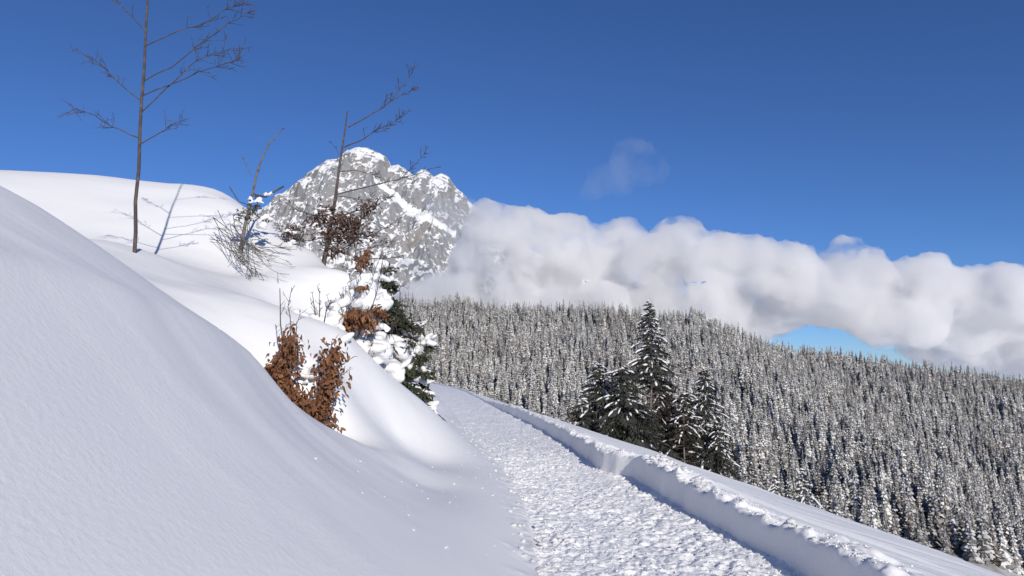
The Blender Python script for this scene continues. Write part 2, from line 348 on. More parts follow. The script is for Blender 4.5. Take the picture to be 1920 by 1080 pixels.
# ------------------------------------------------------------------ clouds: closed puffy bodies filled with scattering vapour
def ico(sub):
    import bmesh
    bm = bmesh.new(); bmesh.ops.create_icosphere(bm, subdivisions=sub, radius=1)
    v = np.array([x.co[:] for x in bm.verts]); f = np.array([[q.index for q in p.verts] for p in bm.faces]); bm.free(); return v, f
ICO = {s: ico(s) for s in (1, 2, 3, 4)}
def noise3(p, s, seed):
    return (pn(p[:, 0] * s, p[:, 1] * s, seed) + pn(p[:, 1] * s + 5, p[:, 2] * s, seed + 1) + pn(p[:, 2] * s, p[:, 0] * s + 9, seed + 2))
def cloud_mesh(name, puffs, voxel, amp, scale, seed, smooth=4, crease=.5):
    v0, f0 = ICO[3]; vs_, fs_ = [], []; n = 0
    for (c, r) in puffs:
        vs_.append((v0 * np.array(r) if np.ndim(r) == 1 else v0 @ np.array(r)) + np.array(c)); fs_.append(f0 + n); n += len(v0)
    me = mesh_np(name + '_src', np.concatenate(vs_), np.concatenate(fs_))
    o = bpy.data.objects.new('tmp', me); COL.objects.link(o)
    md = o.modifiers.new('r', 'REMESH'); md.mode = 'VOXEL'; md.voxel_size = voxel
    sm = o.modifiers.new('s', 'SMOOTH'); sm.factor = .5; sm.iterations = smooth
    dg = bpy.context.evaluated_depsgraph_get(); me2 = bpy.data.meshes.new_from_object(o.evaluated_get(dg))
    bpy.data.objects.remove(o); bpy.data.meshes.remove(me)
    p = np.empty(len(me2.vertices) * 3, np.float32); me2.vertices.foreach_get('co', p); p = p.reshape(-1, 3).astype(float)
    nn = np.empty(len(me2.vertices) * 3, np.float32); me2.vertices.foreach_get('normal', nn); nn = nn.reshape(-1, 3)
    d = noise3(p, scale, seed) * .6 + np.abs(noise3(p, scale * 2.3, seed + 5)) * crease + noise3(p, scale * 5, seed + 9) * .2
    p = p + nn * (d * amp)[:, None]
    me2.vertices.foreach_set('co', p.astype(np.float32).ravel()); me2.update(); me2.name = name
    me2.polygons.foreach_set('use_smooth', np.ones(len(me2.polygons), bool))
    return me2
def vapour(name, dens, col=(.97, .975, .985), noise=None, an=.25, step=1.0):
    m = bpy.data.materials.new(name); m.use_nodes = True; t = m.node_tree; t.nodes.clear()
    o = t.nodes.new('ShaderNodeOutputMaterial'); v = t.nodes.new('ShaderNodeVolumePrincipled')
    v.inputs['Color'].default_value = (*col, 1); v.inputs['Density'].default_value = dens; v.inputs['Anisotropy'].default_value = an
    if noise:
        tc = t.nodes.new('ShaderNodeTexCoord'); n = t.nodes.new('ShaderNodeTexNoise'); n.inputs['Scale'].default_value = noise[0]; n.inputs['Detail'].default_value = 6; n.inputs['Roughness'].default_value = .6; n.inputs['Distortion'].default_value = .4
        r = t.nodes.new('ShaderNodeMapRange'); r.inputs[1].default_value = noise[1]; r.inputs[2].default_value = noise[2]; r.inputs[3].default_value = noise[3] * dens; r.inputs[4].default_value = dens
        t.links.new(tc.outputs['Object'], n.inputs['Vector']); t.links.new(n.outputs[0], r.inputs[0]); t.links.new(r.outputs[0], v.inputs['Density'])
    t.links.new(v.outputs[0], o.inputs['Volume'])
    m.cycles.volume_step_rate = step
    return m
def blob_union(name, puffs, voxel, amp, scale, seed, m):
    me_ = cloud_mesh(name, puffs, voxel, amp, scale, seed, 5, 0.0); me_.materials.clear(); me_.materials.append(m); return me_
CY = 2300.0
def puff(px, py, rx, ry, dy=0, rd=None):
    c = P(px, py, CY + dy); k = CY / F
    return ((c.x, c.y, c.z), (rx * k * 1.12, (rd or rx) * k * 1.2, ry * k * 1.2))
r_ = random.Random(4)
bank = []
tops = [(785, 562, 45, 20), (845, 545, 50, 36), (885, 505, 45, 55), (918, 448, 46, 62), (945, 450, 55, 58), (990, 455, 60, 56), (1060, 462, 55, 54), (1120, 490, 60, 52), (1165, 467, 45, 54), (1220, 500, 60, 52), (1275, 472, 55, 58), (1340, 505, 60, 58), (1400, 505, 60, 54), (1470, 520, 65, 55), (1550, 535, 70, 50), (1640, 548, 75, 50), (1740, 552, 80, 50), (1840, 566, 80, 50), (1950, 575, 90, 50), (2080, 590, 90, 50)]
for (x, y, rx, ry) in tops: bank.append(puff(x, y, rx, ry, r_.uniform(-60, 60)))
lows = [(830, 582, 60, 28), (920, 560, 80, 60), (1020, 565, 80, 55), (1120, 570, 80, 55), (1220, 580, 80, 50), (1310, 580, 80, 55), (1370, 605, 60, 45), (1400, 590, 60, 50), (1450, 585, 60, 40), (1490, 565, 70, 35), (1570, 575, 80, 38), (1680, 600, 80, 45), (1770, 625, 80, 50), (1860, 640, 80, 55), (1960, 650, 90, 60), (2080, 660, 90, 60)]
for (x, y, rx, ry) in lows: bank.append(puff(x, y, rx, ry, r_.uniform(-20, 120)))
for k in range(46):
    x = r_.uniform(900, 2000); bank.append(puff(x, r_.uniform(540, 600) - (25 if x > 1470 else 0), r_.uniform(18, 42), r_.uniform(14, 26), r_.uniform(-110, 60)))
for k in range(26):
    x = r_.uniform(900, 2000); bank.append(puff(x, r_.uniform(470, 500) + max(0, x - 1450) * .09, r_.uniform(22, 44), r_.uniform(20, 34), r_.uniform(-130, 40)))
M_CLOUD = vapour('cloud_vapour', .042, col=(.985, .983, .982), noise=(.0085, .39, .66, .02), step=.3)
link('cloud_bank', cloud_mesh('cloud_bank', bank, 16, 30, .010, 200), label='long grey white cloud bank behind the wooded hill', cat='cloud')
bpy.data.objects['cloud_bank'].data.materials.clear(); bpy.data.objects['cloud_bank'].data.materials.append(M_CLOUD)
wisp = [puff(1185, 308, 44, 30), puff(1145, 338, 44, 22), puff(1220, 320, 36, 20), puff(1188, 285, 24, 20), puff(1115, 358, 34, 14)]
o = link('wispy_cloud', cloud_mesh('wispy_cloud', wisp, 12, 40, .014, 230), label='small thin wisp of cloud alone in the blue sky', cat='cloud')
o.data.materials.clear(); o.data.materials.append(vapour('wisp_vapour', .0019, noise=(.012, .40, .72, .0), step=.4))
veil = [puff(850, 395, 50, 30, 300), puff(880, 430, 50, 45, 300), puff(810, 380, 25, 18, 300)]
o = link('cloud_veil', cloud_mesh('cloud_veil', veil, 12, 22, .016, 260), label='thin cloud drifting across the flank of the mountain', cat='cloud')
o.data.materials.clear(); o.data.materials.append(vapour('veil_vapour', .007, noise=(.010, .38, .70, .0), step=.4))
# ------------------------------------------------------------------ conifers of the far forest
M_NEEDLE_FAR = mat('haze_tinted_needles', (.19, .185, .175), .9)  # needle colour lightened to stand in for haze over the far forest
M_FROST = mat('haze_tinted_frost', (.58, .575, .56), .85)  # rime on the needles, its colour also paled in place of haze
M_LARCH = mat('larch_twigs', (.20, .17, .145), .9)
M_FARTRUNK = mat('far_trunk', (.09, .075, .065), .9)
for m_ in (M_NEEDLE_FAR, M_FROST, M_LARCH):      # trees differ in how much rime they carry
    t_ = m_.node_tree; b_ = t_.nodes['Principled BSDF']; c_ = tuple(b_.inputs['Base Color'].default_value)
    oi_ = t_.nodes.new('ShaderNodeObjectInfo'); mr_ = t_.nodes.new('ShaderNodeMapRange'); mr_.inputs[3].default_value = .6; mr_.inputs[4].default_value = 1.35
    mx_ = t_.nodes.new('ShaderNodeMix'); mx_.data_type = 'RGBA'; mx_.blend_type = 'MULTIPLY'; mx_.inputs[0].default_value = 1; mx_.inputs[6].default_value = c_
    t_.links.new(oi_.outputs['Random'], mr_.inputs[0]); t_.links.new(mr_.outputs[0], mx_.inputs[7]); t_.links.new(mx_.outputs[2], b_.inputs['Base Color'])
def far_conifer(name, seed, width, frost, larch=False, droop=.5):
    r = random.Random(seed); V = []; Fc = []; Mi = []
    def tri(a, b, c, m): n = len(V); V.extend([a, b, c]); Fc.append((n, n + 1, n + 2)); Mi.append(m)
    # trunk
    for k in range(4):
        a0 = k * math.pi / 2; a1 = a0 + math.pi / 2
        tri((.012 * math.cos(a0), .012 * math.sin(a0), -.03), (.012 * math.cos(a1), .012 * math.sin(a1), -.03), (0, 0, .99), 2)
    lv = 17 if not larch else 15
    for i in range(lv):
        h = .07 + .91 * (i / (lv - 1)) ** .95
        R = width * ((1 - h) ** .85 + .04) * r.uniform(.8, 1.2)
        nb = 8 if h < .7 else 6
        a00 = r.uniform(0, 6.28)
        for k in range(nb):
            if r.random() < .1: continue
            a = a00 + k * 2 * math.pi / nb + r.uniform(-.3, .3); L = R * r.uniform(.7, 1.25)
            dz = -droop * L * r.uniform(.6, 1.3); wd = L * .42 * r.uniform(.8, 1.2) + .006
            c, s = math.cos(a), math.sin(a)
            tip = (L * c, L * s, h + dz); top = (0.01 * c, .01 * s, h + .012)
            mx, my, mz = .55 * L * c, .55 * L * s, h + dz * .40
            lo = .05 * (1 - h) + .018
            lft = (mx - s * wd, my + c * wd, mz - lo); rgt = (mx + s * wd, my - c * wd, mz - lo)
            mid = (mx, my, mz + .012)
            f = frost + .25 * (h - .4); mm = (1 if r.random() < f else (3 if larch else 0))
            for (p, q, u) in ((top, lft, mid), (mid, lft, tip), (top, mid, rgt), (mid, tip, rgt)):
                tri(p, q, u, mm if r.random() < .8 else (1 if mm != 1 else 0))
            if not larch and r.random() < .5:
                tri((mx, my, mz), (mx * 1.1 - s * wd * .5, my * 1.1 + c * wd * .5, mz - lo * 2.2), (mx * 1.2 + s * wd * .5, my * 1.2 - c * wd * .5, mz - lo * 1.8), 0)
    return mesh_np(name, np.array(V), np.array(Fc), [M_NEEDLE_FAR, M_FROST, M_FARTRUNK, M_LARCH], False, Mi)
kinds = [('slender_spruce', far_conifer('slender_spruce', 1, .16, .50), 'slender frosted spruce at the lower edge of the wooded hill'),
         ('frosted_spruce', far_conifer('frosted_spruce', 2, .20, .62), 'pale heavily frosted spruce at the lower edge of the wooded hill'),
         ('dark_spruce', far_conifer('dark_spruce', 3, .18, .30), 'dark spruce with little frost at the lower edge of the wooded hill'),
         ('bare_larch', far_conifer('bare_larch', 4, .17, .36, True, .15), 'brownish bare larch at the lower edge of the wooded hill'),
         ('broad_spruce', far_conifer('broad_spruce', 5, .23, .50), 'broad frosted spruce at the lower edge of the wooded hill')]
cell = 9.6; tr = []
rr = np.random.default_rng(3)
for yy in np.arange(520, 1440, cell):
    xs_ = np.arange(-.32 * yy - 40, .86 * yy + 120, cell)
    xs_ = xs_ + rr.uniform(-.48, .48, len(xs_)) * cell; ys_ = yy + rr.uniform(-.48, .48, len(xs_)) * cell
    tr.append(np.column_stack([xs_, ys_]))
tr = np.concatenate(tr)
zz = hill_z(tr[:, 0], tr[:, 1])
patch = fbm(tr[:, 0] * .008, tr[:, 1] * .008, 3, 300)
u_ = rr.random(len(tr))
kd = np.where(patch + .5 * (u_ - .5) > .32, 3, np.where(u_ < .36, 0, np.where(u_ < .66, 1, np.where(u_ < .79, 2, np.where(u_ < .86, 3, 4)))))
hgt = (31 + 8 * fbm(tr[:, 0] * .01, tr[:, 1] * .01, 2, 310)) * (rr.uniform(.45, 1.35, len(tr)) ** .9)
px = 960 + tr[:, 0] / tr[:, 1] * F; pyt = 690 - (zz + hgt - CAMZ) / tr[:, 1] * F
u = tr[:, 0] / tr[:, 1]; line = 690 + F * (.315 * u + .052)
keep = (pyt < line + 70)
tr, zz, kd, hgt, px, pyt, line = [a[keep] for a in (tr, zz, kd, hgt, px, pyt, line)]
vis = np.where((pyt < line - 14) & (px > 800) & (px < 1915) & (pyt > 0))[0]
vis = vis[np.argsort(-(np.minimum(line[vis] - pyt[vis], hgt[vis] / tr[vis, 1] * F)) - rr.random(len(vis)) * 3)][:300]
sel = np.zeros(len(tr), bool); sel[vis] = True
firsts = {}
for i in vis:
    nm, me_, lab = kinds[kd[i]]
    sz_ = 'tall ' if hgt[i] > 34 else ('short ' if hgt[i] < 25 else 'middling ')
    o = link(nm, me_, label=sz_ + lab, cat='tree', group='nearer conifers of the wooded hill', loc=(tr[i, 0], tr[i, 1], zz[i]))
    o.scale = (hgt[i],) * 3; o.rotation_euler = (rr.normal() * .03, rr.normal() * .03, rr.random() * 6.28)
    firsts.setdefault(int(kd[i]), o)
rest = np.where(~sel)[0]
me_ = bpy.data.meshes.new('forest'); me_.vertices.add(len(rest))
me_.vertices.foreach_set('co', np.column_stack([tr[rest], zz[rest]]).astype(np.float32).ravel())
for nm, arr, ty in (('size', hgt[rest], 'FLOAT'), ('turn', rr.random(len(rest)) * 6.28, 'FLOAT'), ('pick', kd[rest], 'INT')):
    a = me_.attributes.new(nm, ty, 'POINT'); a.data.foreach_set('value', arr.astype(np.float32 if ty == 'FLOAT' else np.int32))
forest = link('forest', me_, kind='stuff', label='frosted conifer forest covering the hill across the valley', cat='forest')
ng = bpy.data.node_groups.new('forest_scatter', 'GeometryNodeTree')
ng.interface.new_socket('Geometry', in_out='INPUT', socket_type='NodeSocketGeometry'); ng.interface.new_socket('Geometry', in_out='OUTPUT', socket_type='NodeSocketGeometry')
gi = ng.nodes.new('NodeGroupInput'); go = ng.nodes.new('NodeGroupOutput')
g2 = ng.nodes.new('GeometryNodeGeometryToInstance')
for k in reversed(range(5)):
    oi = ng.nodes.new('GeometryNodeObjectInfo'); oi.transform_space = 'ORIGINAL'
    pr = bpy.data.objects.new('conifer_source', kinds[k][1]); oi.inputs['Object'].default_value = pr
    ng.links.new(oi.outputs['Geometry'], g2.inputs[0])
iop = ng.nodes.new('GeometryNodeInstanceOnPoints'); iop.inputs['Pick Instance'].default_value = True
def named(nm, ty):
    n = ng.nodes.new('GeometryNodeInputNamedAttribute'); n.data_type = ty; n.inputs['Name'].default_value = nm
    return n.outputs['Attribute']
cx = ng.nodes.new('ShaderNodeCombineXYZ'); cs = ng.nodes.new('ShaderNodeCombineXYZ'); sz = named('size', 'FLOAT')
ng.links.new(named('turn', 'FLOAT'), cx.inputs[2])
for k in range(3): ng.links.new(sz, cs.inputs[k])
ng.links.new(gi.outputs[0], iop.inputs['Points']); ng.links.new(g2.outputs[0], iop.inputs['Instance'])
ng.links.new(named('pick', 'INT'), iop.inputs['Instance Index'])
ng.links.new(cx.outputs[0], iop.inputs['Rotation']); ng.links.new(cs.outputs[0], iop.inputs['Scale'])
ng.links.new(iop.outputs[0], go.inputs[0])
md = forest.modifiers.new('scatter', 'NODES'); md.node_group = ng
# ------------------------------------------------------------------ spruces beside the bank
M_NEEDLE = mat('spruce_needles', (.030, .034, .027), .75, var=(3, (.055, .053, .042), .4, .7))
M_NEEDLE_B = mat('brownish_needles', (.045, .036, .024), .8, var=(3, (.026, .028, .02), .4, .7))
M_BARK = mat('spruce_bark', (.24, .19, .165), .9, bump=[(20, .6, .02)], var=(6, (.13, .10, .09), .4, .65))
M_TWIG = mat('dead_twigs', (.115, .09, .078), .85)
def tube(pts, rad, n=6, cap=True):
    pts = [Vector(p) for p in pts]; V = []; Fq = []
    up = Vector((.13, .37, .92)).normalized()
    for i, p in enumerate(pts):
        t = (pts[min(i + 1, len(pts) - 1)] - pts[max(i - 1, 0)])
        t = t.normalized() if t.length > 1e-9 else Vector((0, 0, 1))
        a = t.cross(up); a = a.normalized() if a.length > 1e-4 else t.orthogonal().normalized(); b_ = t.cross(a)
        for k in range(n):
            an = 2 * math.pi * k / n; V.append(p + (a * math.cos(an) + b_ * math.sin(an)) * rad[i])
    for i in range(len(pts) - 1):
        for k in range(n): Fq.append((i * n + k, i * n + (k + 1) % n, (i + 1) * n + (k + 1) % n, (i + 1) * n + k))
    return [tuple(v) for v in V], Fq
class MB:
    def __init__(s): s.V = []; s.Q = []; s.T = []
    def tube(s, pts, rad, n=5):
        v, q = tube(pts, rad, n); o = len(s.V); s.V += v; s.Q += [tuple(i + o for i in f) for f in q]
    def quad(s, a, b, c, d): o = len(s.V); s.V += [tuple(a), tuple(b), tuple(c), tuple(d)]; s.Q.append((o, o + 1, o + 2, o + 3))
    def tri(s, a, b, c): o = len(s.V); s.V += [tuple(a), tuple(b), tuple(c)]; s.T.append((o, o + 1, o + 2))
    def add(s, v, t): o = len(s.V); s.V += [tuple(x) for x in v]; s.T += [tuple(int(i) + o for i in f) for f in t]
    def build(s, name, m, parent=None, smooth=False, **kw):
        fs = []
        if s.Q: fs.append(np.array(s.Q))
        if s.T: fs.append(np.array(s.T))
        return link(name, mesh_np(name, np.array(s.V), fs, m if isinstance(m, (list, tuple)) else [m], smooth), parent, **kw)
def lump(c, ax, up, rl, rw, rh, rnd, sub=1, rough=.25):
    """a snow lump: ellipsoid along ax, flat below"""
    v, f = ICO[sub]; ax = ax.normalized(); sd = ax.cross(up); sd = sd.normalized() if sd.length > 1e-4 else ax.orthogonal().normalized(); u = sd.cross(ax)
    ph = rnd.uniform(0, 50); d = 1 + rough * noise3(v * 1.0 + ph, 1.3, 7) * 1.2 + rough * .5 * noise3(v + ph, 3.1, 9)
    w_ = v * d[:, None]; z = np.where(w_[:, 2] < 0, w_[:, 2] * .45, w_[:, 2])
    M_ = np.array([ax * rl, sd * rw, u * rh])
    return np.column_stack([w_[:, 0], w_[:, 1], z]) @ M_ + np.array(c), f
def spruce(name, label, base, H, seed, Rb, low=.05, dens=1.0, snowp=.55, snows=1.0, bare=0.0, needles=None, group=None, trunk_r=None, flat_top=False, ball=0):
    rnd = random.Random(seed)
    root = bpy.data.objects.new(name, None); COL.objects.link(root); root.location = base; tag(root, label, 'tree', group)
    tk = MB(); r0 = trunk_r or H * .013
    lean = (rnd.uniform(-.02, .02) * H, rnd.uniform(-.02, .02) * H)
    def tp(h): return Vector((lean[0] * h + .01 * H * math.sin(h * 5 + seed), lean[1] * h, h * H))
    tk.tube([tp(k / 10) - Vector((0, 0, .6 if k == 0 else 0)) for k in range(11)], [r0 * (1 - .93 * k / 10) for k in range(11)], 8)
    trunk = tk.build('trunk', M_BARK, root, True)
    fo = MB(); sn = MB(); tw = MB()
    h = low; step = .36 / H / dens
    while h < .985:
        L0 = Rb * (1 - h) ** .78 * (.55 + .45 * sstep(0, .25, h)) + .05 * Rb
        if flat_top and h > .86: L0 *= 1.5
        nb = int(rnd.choice((5, 6, 6, 7)))
        a0 = rnd.uniform(0, 6.28)
        for k in range(nb):
            a = a0 + k * 2 * math.pi / nb + rnd.uniform(-.35, .35)
            L = L0 * rnd.uniform(.6, 1.25); d = Vector((math.cos(a), math.sin(a), 0)); s_ = Vector((-d.y, d.x, 0))
            st = tp(h + rnd.uniform(-.4, .4) * step)
            rise = rnd.uniform(.0, .18) + .35 * h; dr = rnd.uniform(.35, .65)
            pos = lambda t: st + d * (L * t) + Vector((0, 0, L * (rise * t - dr * t * t)))
            dead = rnd.random() < bare * (1 - sstep(.35, .62, h))
            tw.tube([pos(0), pos(.5), pos(1)], [.010 + .006 * L, .008 + .003 * L, .004], 3)
            if dead:
                for q in range(4):
                    t = rnd.uniform(.3, 1); e = pos(t) + s_ * rnd.uniform(-.4, .4) * L * .6 + Vector((0, 0, -rnd.uniform(0, .25) * L))
                    tw.tube([pos(t), e], [.006, .003], 3)
                if rnd.random() < .25 * snowp:
                    t = rnd.uniform(.4, .9); v_, f_ = lump(pos(t) + Vector((0, 0, .02)), pos(t + .1) - pos(t), Vector((0, 0, 1)), .16 * L, .05, .05, rnd); sn.add(v_, f_)
                continue
            ns = max(4, int(L / .17))
            for q in range(ns):
                t = .12 + .88 * (q + rnd.random()) / ns; p0 = pos(t); ll = L * (.42 - .24 * t) * rnd.uniform(.7, 1.25) + .06
                for sg in (-1, 1):
                    if rnd.random() < .12: continue
                    e = p0 + d * ll * rnd.uniform(.4, .8) + s_ * (sg * ll * rnd.uniform(.6, 1)) + Vector((0, 0, -ll * rnd.uniform(.25, .8)))
                    wv = (d * .5 + Vector((0, 0, rnd.uniform(-.9, -.3)))) * (.09 + .10 * ll)
                    m_ = (p0 + e) * .5 + Vector((0, 0, .05 * ll))
                    fo.quad(p0 - wv * .3, m_ - wv * .6, e, m_ + wv * .7)
                # hanging comb
                if rnd.random() < .55:
                    hl = rnd.uniform(.10, .30) * (.5 + .5 * L); fo.tri(p0 - d * .09, p0 + d * .11, p0 + Vector((s_.x * rnd.uniform(-.1, .1), s_.y * rnd.uniform(-.1, .1), -hl)))
            p1 = pos(1); fo.quad(pos(.72) - s_ * .05, p1 + d * .05, pos(.72) + s_ * .05, pos(.5))
            if rnd.random() < snowp * (.55 + .75 * h):
                t0 = rnd.uniform(.25, .6); nl = 1 if L < .5 else rnd.choice((1, 2, 3))
                for j in range(nl):
                    t = min(t0 + j * .3, .97); c = pos(t) + Vector((0, 0, .035 * snows)); ax = pos(t + .1) - pos(t)
                    v_, f_ = lump(c, ax, Vector((0, 0, 1)), (.09 + .15 * L) * rnd.uniform(.4, 1.3) * snows, (.028 + .030 * L) * rnd.uniform(.5, 1.3) * snows, (.035 + .025 * L) * rnd.uniform(.7, 1.3) * snows, rnd); sn.add(v_, f_)
        h += step * rnd.uniform(.75, 1.25) * (1.0 if h < .8 else .7)
    # tip
    top = tp(1.0)
    for k in range(5):
        a = k * 1.26; fo.tri(top + Vector((0, 0, .12)), top + Vector((math.cos(a) * .10, math.sin(a) * .10, -.15)), top + Vector((math.cos(a + .9) * .10, math.sin(a + .9) * .10, -.2)))
    v_, f_ = lump(top + Vector((0, 0, -.02)), Vector((1, 0, 0)), Vector((0, 0, 1)), .09, .09, .12, rnd); sn.add(v_, f_)
    fo.build('needles', needles or M_NEEDLE, root, kind='stuff'); tw.build('branches', M_TWIG, root, kind='stuff'); sn.build('snow_cover', M_CLUMP, root, True, kind='stuff')
    return root
SG = 'spruces standing below the snow bank'
def at_bank(px, d): x = (px - 960) / F * d; return (x, d, ground_right(x, d) - .15)
def top_to(px, py, d): return P(px, py, d).z - at_bank(px, d)[2]
for (nm, lab, px, pyt, d, seed, Rb, kw) in [
    ('tall_spruce', 'tallest spruce with snow tufted narrow tip and bare lower trunk', 1217, 563, 48, 11, 2.5, dict(low=.08, dens=1.4, snowp=.85, bare=.65, snows=1.1)),
    ('spire_spruce', 'dark pointed spruce with regular snow lined tiers beside the small snowy spruce', 1122, 683, 46, 12, 2.8, dict(dens=1.45, snowp=.85)),
    ('dense_spruce', 'dense blackish spruce with flat broken top touching the tallest spruce', 1168, 690, 44, 13, 2.9, dict(dens=1.5, snowp=.48, flat_top=True)),
    ('small_spruce', 'short sparse spruce with bright snow on long branches at the edge of the clump', 1090, 738, 45, 14, 2.1, dict(dens=.8, snowp=.75, snows=1.3)),
    ('thin_spruce', 'thin brownish spruce with exposed trunk between two taller spruces', 1276, 738, 46, 15, 2.3, dict(dens=.95, snowp=.8, bare=.55, needles=M_NEEDLE_B, flat_top=True)),
    ('narrow_spruce', 'narrow snow striped spruce whose wide skirt ends the clump', 1316, 690, 47, 16, 2.2, dict(dens=1.35, snowp=.85, bare=.35)),
    ('skirt_spruce', 'low bushy spruce with curling snowy branches under the narrow spruce', 1338, 792, 45.5, 17, 1.6, dict(dens=1.4, snowp=.9)),
    ('shade_spruce', 'dark half hidden spruce behind the tallest spruce', 1240, 700, 50, 18, 2.8, dict(dens=1.4, snowp=.4, needles=M_NEEDLE_B)),
    ('squat_spruce', 'squat spruce with fat snow pads at the foot of the slope', 1492, 880, 60, 19, 1.5, dict(dens=.8, snowp=.95, snows=1.7)),
    ('frosted_sapling', 'frosted thin sapling poking over the snow slope', 1398, 868, 62, 20, 1.0, dict(dens=.8, snowp=.95, snows=1.0)),
    ('capped_sapling', 'tiny sapling bowed under one thick white snow cap', 1441, 893, 58, 21, .8, dict(dens=.8, snowp=1.0, snows=2.0)),
    ('leaning_sapling', 'tiny frosted sapling beside the thick capped one', 1462, 905, 60, 22, .7, dict(dens=.8, snowp=.9, snows=1.2)),
]:
    b_ = at_bank(px, d); spruce(nm, lab, b_, max(1.2, top_to(px, pyt, d)), seed, Rb, group=SG if d < 55 else 'small trees along the lower slope', **kw)
# ------------------------------------------------------------------ shrubs and saplings on the hillside
M_DARKBARK = mat('sapling_bark', (.062, .05, .045), .85, var=(9, (.11, .09, .08), .45, .65), bump=[(60, .4, .004)])
M_GREYBARK = mat('grey_bark', (.15, .135, .125), .85, var=(9, (.08, .07, .065), .45, .65), bump=[(60, .4, .004)])
M_DEADNEEDLE = mat('dead_foliage', (.07, .042, .033), .85, var=(8, (.12, .07, .05), .4, .65))
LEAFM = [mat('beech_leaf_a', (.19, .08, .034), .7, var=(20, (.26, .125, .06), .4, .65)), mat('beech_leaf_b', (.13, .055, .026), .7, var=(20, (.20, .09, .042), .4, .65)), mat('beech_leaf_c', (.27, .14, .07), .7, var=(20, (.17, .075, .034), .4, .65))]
def leaf_mesh(name, m, seed):
    r = random.Random(seed); cu = r.uniform(.5, 1.3); fold = r.uniform(.25, .6)
    V = []; n = 4
    for i in range(n + 1):
        t = i / n; wd = .24 * math.sin(math.pi * (t * .92 + .05)) ** .8
        y = t; z = -cu * .35 * t * t
        V += [(-wd, y, z + fold * wd + .04 * r.uniform(-1, 1)), (0, y, z), (wd, y, z + fold * wd + .04 * r.uniform(-1, 1))]
    Q = []
    for i in range(n):
        a = i * 3; Q += [(a, a + 1, a + 4, a + 3), (a + 1, a + 2, a + 5, a + 4)]
    return mesh_np(name, np.array(V), np.array(Q), [m], True)
LEAVES = [leaf_mesh('beech_leaf', LEAFM[k % 3], k) for k in range(9)]
def root_at(name, loc, label, cat, group=None):
    o = bpy.data.objects.new(name, None); COL.objects.link(o); o.location = loc; return tag(o, label, cat, group)
def rel(root, p): return Vector(p) - root.location
def along(poly, t):
    n = len(poly) - 1; k = min(int(t * n), n - 1); f = t * n - k
    return tuple(lerp(poly[k][j], poly[k + 1][j], f) for j in range(len(poly[0])))
def hit(px, py):
    dd = np.arange(4, 24, .05); q = np.array([tuple(P(px, py, float(d_))) for d_ in (4., 24.)])
    t = (dd - 4) / 20; xs_ = lerp(q[0, 0], q[1, 0], t); zs_ = lerp(q[0, 2], q[1, 2], t); b_ = np.where(H_left_edge(xs_, dd) > zs_)[0]
    return float(dd[b_[0]]) if len(b_) else 99.
def stem(root, poly, r0, r1, m, name='stem', n=6, d=None, wob=.0, seed=0, twigs=0, tl=.3, sub=True, up=.3):
    """poly: (px,py[,d]) -> tapered limb with optional side twigs, one mesh"""
    rnd = random.Random(seed); mb = MB(); dm = poly[0][2] if len(poly[0]) > 2 else (d or 9); tk = 1.0 if dm < 10 else (1.4 if dm < 14 else 2.0)
    pts = [P(p[0], p[1], p[2] if len(p) > 2 else d) for p in poly]
    k = max(len(pts) * 2, 5); fine = []
    for i in range(k + 1):
        f = i / k * (len(pts) - 1); a = min(int(f), len(pts) - 2); q = pts[a].lerp(pts[a + 1], f - a)
        fine.append(q + Vector((rnd.uniform(-1, 1), rnd.uniform(-2, 2), rnd.uniform(-1, 1))) * wob)
    fine = [rel(root, p) for p in fine]
    mb.tube(fine, [lerp(r0, r1, i / k) for i in range(k + 1)], n)
    for q in range(twigs):
        f = rnd.uniform(.3, 1) * k; a = min(int(f), k - 1); p0 = fine[a].lerp(fine[a + 1], f - a)
        t = (fine[a + 1] - fine[a]).normalized(); sd = Vector((rnd.uniform(-1, 1), rnd.uniform(-1, 1), rnd.uniform(-.4, 1) * up + rnd.uniform(-.5, .5))).normalized()
        L = tl * rnd.uniform(.4, 1.1); e = p0 + (t * .9 + sd * .8).normalized() * L; mid = p0.lerp(e, .5) + Vector((0, 0, rnd.uniform(-.04, .06) * L))
        mb.tube([p0, mid, e], [max(r1 * .8, .0035) * tk, .0032 * tk, .0022 * tk], 3)
        if sub:
            for z in range(rnd.choice((1, 2, 3))):
                p2 = p0.lerp(e, rnd.uniform(.35, .95)); e2 = p2 + (t * .7 + Vector((rnd.uniform(-1, 1), rnd.uniform(-1, 1), rnd.uniform(-.6, .9)))).normalized() * L * .45
                mb.tube([p2, e2], [.003 * tk, .002 * tk], 3)
    return mb.build(name, m, root, True)
